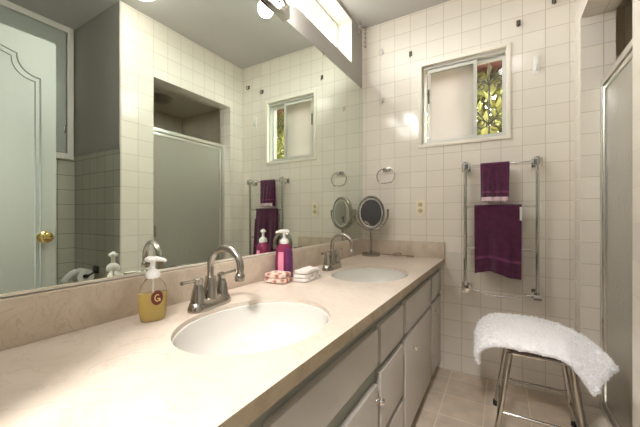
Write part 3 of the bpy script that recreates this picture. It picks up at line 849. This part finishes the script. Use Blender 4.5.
# pink foam soap bottle
pb = thing('pink_soap_bottle', 'pink and purple foam soap bottle with pale pump behind the folded cloths', 'bottle', (-.885, 1.165, CT + .0005), rz=R(25))
prof = [(.036, 0), (.041, .004), (.042, .060), (.040, .120), (.035, .145), (.024, .158), (.022, .163)]
MB().lathe(prof, n=36, sx=1.0, sy=.8).build('bottle_body', 'pink', pb)
m = MB()
def wrap(nm, mat, a0, a1, z0, z1, pr_=.0008):
    m = MB()
    def rad(z):
        for (r0, h0), (r1, h1) in zip(prof, prof[1:]):
            if h0 <= z <= h1: return r0 + (r1 - r0) * (z - h0) / (h1 - h0)
        return .03
    m.grid(lambda u, v: ((rad(z0 + (z1 - z0) * v) + pr_) * math.cos(a0 + (a1 - a0) * u), .8 * (rad(z0 + (z1 - z0) * v) + pr_) * math.sin(a0 + (a1 - a0) * u) * 1.01, z0 + (z1 - z0) * v), 14, 10)
    m.build(nm, mat, pb)
wrap('label', 'purple', R(-70), R(10), .01, .140)
wrap('label', 'pinklabel', R(-122), R(-84), .006, .125)
pump(pb, .161, s_=1.12, ang=R(-150))

# folded cloths
def folded(name, label, loc, rz, wx, wy, h, mat, layers, seed, extra=None):
    t_ = thing(name, label, 'washcloth', loc, rz)
    hh = h / layers
    for i in range(layers):
        m = MB(); n = 22
        zc = hh * (i + .5)
        ax, ay = wx / 2 * (1 - .04 * i), wy / 2 * (1 - .05 * i)
        b = bmesh.new(); bmesh.ops.create_cube(b, size=1); bmesh.ops.subdivide_edges(b, edges=b.edges, cuts=9, use_grid_fill=True)
        for v in b.verts:
            x, y, z = v.co * 2
            e = max(abs(x), abs(y))
            d = (abs(x) ** 6 + abs(y) ** 6) ** (1 / 6)
            kx = x / max(d, 1e-6) * e if d > e else x
            ky = y / max(d, 1e-6) * e if d > e else y
            zz = z * hh * .5 * (1 - .35 * max(0, (e - .7) / .3) ** 2)
            nz = noise.noise(Vector((x * 1.7 + seed, y * 1.7, i * 3.1)))
            top_w = (z + 1) / 2 if i == layers - 1 else .35
            v.co = (kx * ax + .002 * nz, ky * ay + .002 * nz, zc + zz + .005 * nz * top_w * (1 if i else (z + 1) / 2))
        m.merge(b)
        m.build('fold', mat, t_, angle=70)
    if extra: extra(t_)
    return t_
folded('folded_washcloth', 'rust and white printed washcloth folded in front of the pink bottle', (-.852, 1.078, CT + .001), R(8), .105, .085, .044, 'printed', 2, 1)
def dots(t_):
    for y, z in ((-.048, .012), (-.02, .026), (.012, .010), (.03, .027), (.052, .010)):
        MB().box(.0366, .0388, y - .004, y + .004, z - .002, z + .002).build('printed_mark', 'grey_dot', t_, smooth=False)
folded('folded_washcloth', 'white washcloth with small grey marks folded beside the printed one', (-.775, 1.195, CT + .001), R(4), .076, .155, .050, 'cloth_w', 3, 7, dots)

# ------------------------------------------------------------------ toilet paper in the alcove (seen in the mirror)
tp = thing('paper_holder', 'dark toilet paper holder on the alcove tiles, seen in the mirror', 'holder', (.70, YA, .66))
MB().box(-.045, .030, -.012, -.0025, -.022, .030, bev=.003).build('mount_plate', 'black', tp)
MB().cyl((-.035, -.010, 0), (-.035, -.075, -.035), .006, n=10).cyl((-.040, -.075, -.035), (.075, -.075, -.035), .008, n=12).build('holder_arm', 'black', tp)
rl = thing('toilet_roll', 'white toilet paper roll with a loose sheet on the dark holder', 'toilet paper', (.725, YA - .075, .625))
m = MB(); ro, ri = .052, .020; n = 32
m.lathe([(ri, -.05), (ro, -.05), (ro, .05), (ri, .05), (ri, -.05)], n=n, cap0=False, cap1=False)
m.move(rot=RY(PI / 2)); m.build('paper_roll', 'paper', rl)
m = MB(); m.grid(lambda u, v: ((u - .5) * .098, -.03 - .085 * v, .045 - .02 * v - .05 * v * v + .004 * math.sin(u * 8)), 12, 10); m.build('loose_sheet', 'paper', rl)

# ------------------------------------------------------------------ stool with shag rug
stl = thing('stool', 'chrome legged brown seat stool on the floor before the towel rack', 'stool', (.142, 1.805, 0))
hx, hy, hz = .110, .160, .450
MB().box(-hx - .012, hx + .012, -hy - .012, hy + .012, hz, hz + .026, bev=.010, seg=3).build('seat', 'brownseat', stl)
MB().tube([(x, y, hz - .012) for x, y in ((-hx, -hy), (hx, -hy), (hx, hy), (-hx, hy))], .010, 10, closed=True).build('seat_frame', 'darkchrome', stl)
feet = {}
for sx_ in (-1, 1):
    for sy_ in (-1, 1):
        top_ = Vector((sx_ * hx, sy_ * hy, hz - .012)); ft = Vector((sx_ * (hx + .062), sy_ * (hy + .025), .0))
        feet[sx_, sy_] = (top_, ft)
        lg = MB().tube([top_, top_.lerp(ft, .5), ft + Vector((0, 0, .012))], .0115, 14).build('leg', 'darkchrome', stl)
        MB().lathe([(.0135, 0.0005), (.0145, .006), (.0135, .030), (.012, .032)], c=tuple(ft), n=14).build('rubber_foot', 'rubber', lg)
pt = lambda k_, t_: feet[k_][0].lerp(feet[k_][1], t_)
for a, b_, t_ in (((-1, -1), (1, -1), .62), ((-1, 1), (1, 1), .62), ((-1, -1), (-1, 1), .74), ((1, -1), (1, 1), .74)):
    MB().cyl(pt(a, t_), pt(b_, t_), .0075, n=10).build('stretcher', 'darkchrome', stl)

# shag rug draped over the seat: front and back edge lines, blended
rug = thing('shag_rug', 'white shag rug draped over the chrome stool', 'rug', (.14, 1.80, .5))
Fr = [(-.085, 1.63, .365), (-.090, 1.61, .41), (-.070, 1.60, .445), (-.03, 1.595, .468), (.03, 1.595, .474), (.10, 1.595, .474), (.16, 1.59, .474), (.215, 1.58, .468), (.25, 1.57, .440), (.275, 1.56, .405), (.295, 1.55, .372)]
Bk = [(-.095, 1.84, .39), (-.105, 1.89, .44), (-.085, 1.94, .480), (-.04, 1.98, .500), (.03, 1.99, .506), (.12, 1.99, .508), (.20, 1.98, .505), (.27, 1.95, .496), (.34, 1.89, .475), (.390, 1.81, .442), (.415, 1.75, .410)]
def cat(P, t):
    n = len(P) - 1; x = t * n; i = min(int(x), n - 1); f_ = x - i
    p = [Vector(P[max(0, min(n, i + d))]) for d in (-1, 0, 1, 2)]
    return 0.5 * ((2 * p[1]) + (-p[0] + p[2]) * f_ + (2 * p[0] - 5 * p[1] + 4 * p[2] - p[3]) * f_ ** 2 + (-p[0] + 3 * p[1] - 3 * p[2] + p[3]) * f_ ** 3)
O = Vector((.14, 1.80, .5))
def rsurf(u, v):
    a, b_ = cat(Fr, u), cat(Bk, u)
    p = a.lerp(b_, v)
    k_ = math.sin(PI * min(max((u - .12) / .70, 0), 1)) ** .6
    p.z = a.z + (b_.z - a.z) * (v * (1 - k_) + (1 - (1 - v) ** 7) * k_) + .006 * math.sin(PI * v)
    return p
def rnorm(u, v):
    e = .01
    du = rsurf(min(1, u + e), v) - rsurf(max(0, u - e), v); dv = rsurf(u, min(1, v + e)) - rsurf(u, max(0, v - e))
    return du.cross(dv).normalized()
nu, nv = 200, 110
m = MB()
def outer_s(u, v):
    p = rsurf(u, v); n = rnorm(u, v)
    q = p * 1.0
    edge = min(1, min(u, 1 - u) * 16, min(v, 1 - v) * 12)
    d = .007 + .011 * math.sqrt(max(edge, 0)) + .006 * noise.noise(q * 60) + .005 * noise.noise(q * 150)
    side = noise.noise_vector(q * 45) * .006
    return p + n * d + side - O
def inner_s(u, v):
    p = rsurf(u, v); n = rnorm(u, v)
    return p - n * .0005 - O
m.grid(outer_s, nu, nv)
n0 = len(m.bm.verts)
m.grid(inner_s, nu, nv)
m.bm.verts.ensure_lookup_table()
V = m.bm.verts
ix = lambda i, j: i * (nv + 1) + j
for i in range(nu):
    for j in (0, nv): m.bm.faces.new((V[ix(i, j)], V[ix(i + 1, j)], V[n0 + ix(i + 1, j)], V[n0 + ix(i, j)]))
for j in range(nv):
    for i in (0, nu): m.bm.faces.new((V[ix(i, j)], V[ix(i, j + 1)], V[n0 + ix(i, j + 1)], V[n0 + ix(i, j)]))
m.build('rug_pile', 'rug', rug, angle=180)
m = MB()
for i in range(16000):
    u, v = rnd.random(), rnd.random()
    if rnd.random() < .3: v = rnd.choice((0.0, 1.0))
    if rnd.random() < .12: u = rnd.choice((0.0, 1.0))
    p = Vector(outer_s(u, v)); n = rnorm(u, v)
    d = (n + Vector((rnd.gauss(0, .6), rnd.gauss(0, .6), rnd.gauss(0, .6)))).normalized()
    L_ = rnd.uniform(.006, .012); s_ = d.orthogonal().normalized() * .0018; t_ = d.cross(s_)
    A = [m.bm.verts.new(p - d * .003 + s_), m.bm.verts.new(p - d * .003 - s_ * .5 + t_), m.bm.verts.new(p - d * .003 - s_ * .5 - t_)]
    e_ = m.bm.verts.new(p + d * L_ + Vector((0, 0, -.002)))
    for a in range(3): m.bm.faces.new((A[a], A[(a + 1) % 3], e_))
tf = m.build('rug_tufts', 'rug', rug, smooth=False)
tf['kind'] = 'stuff'
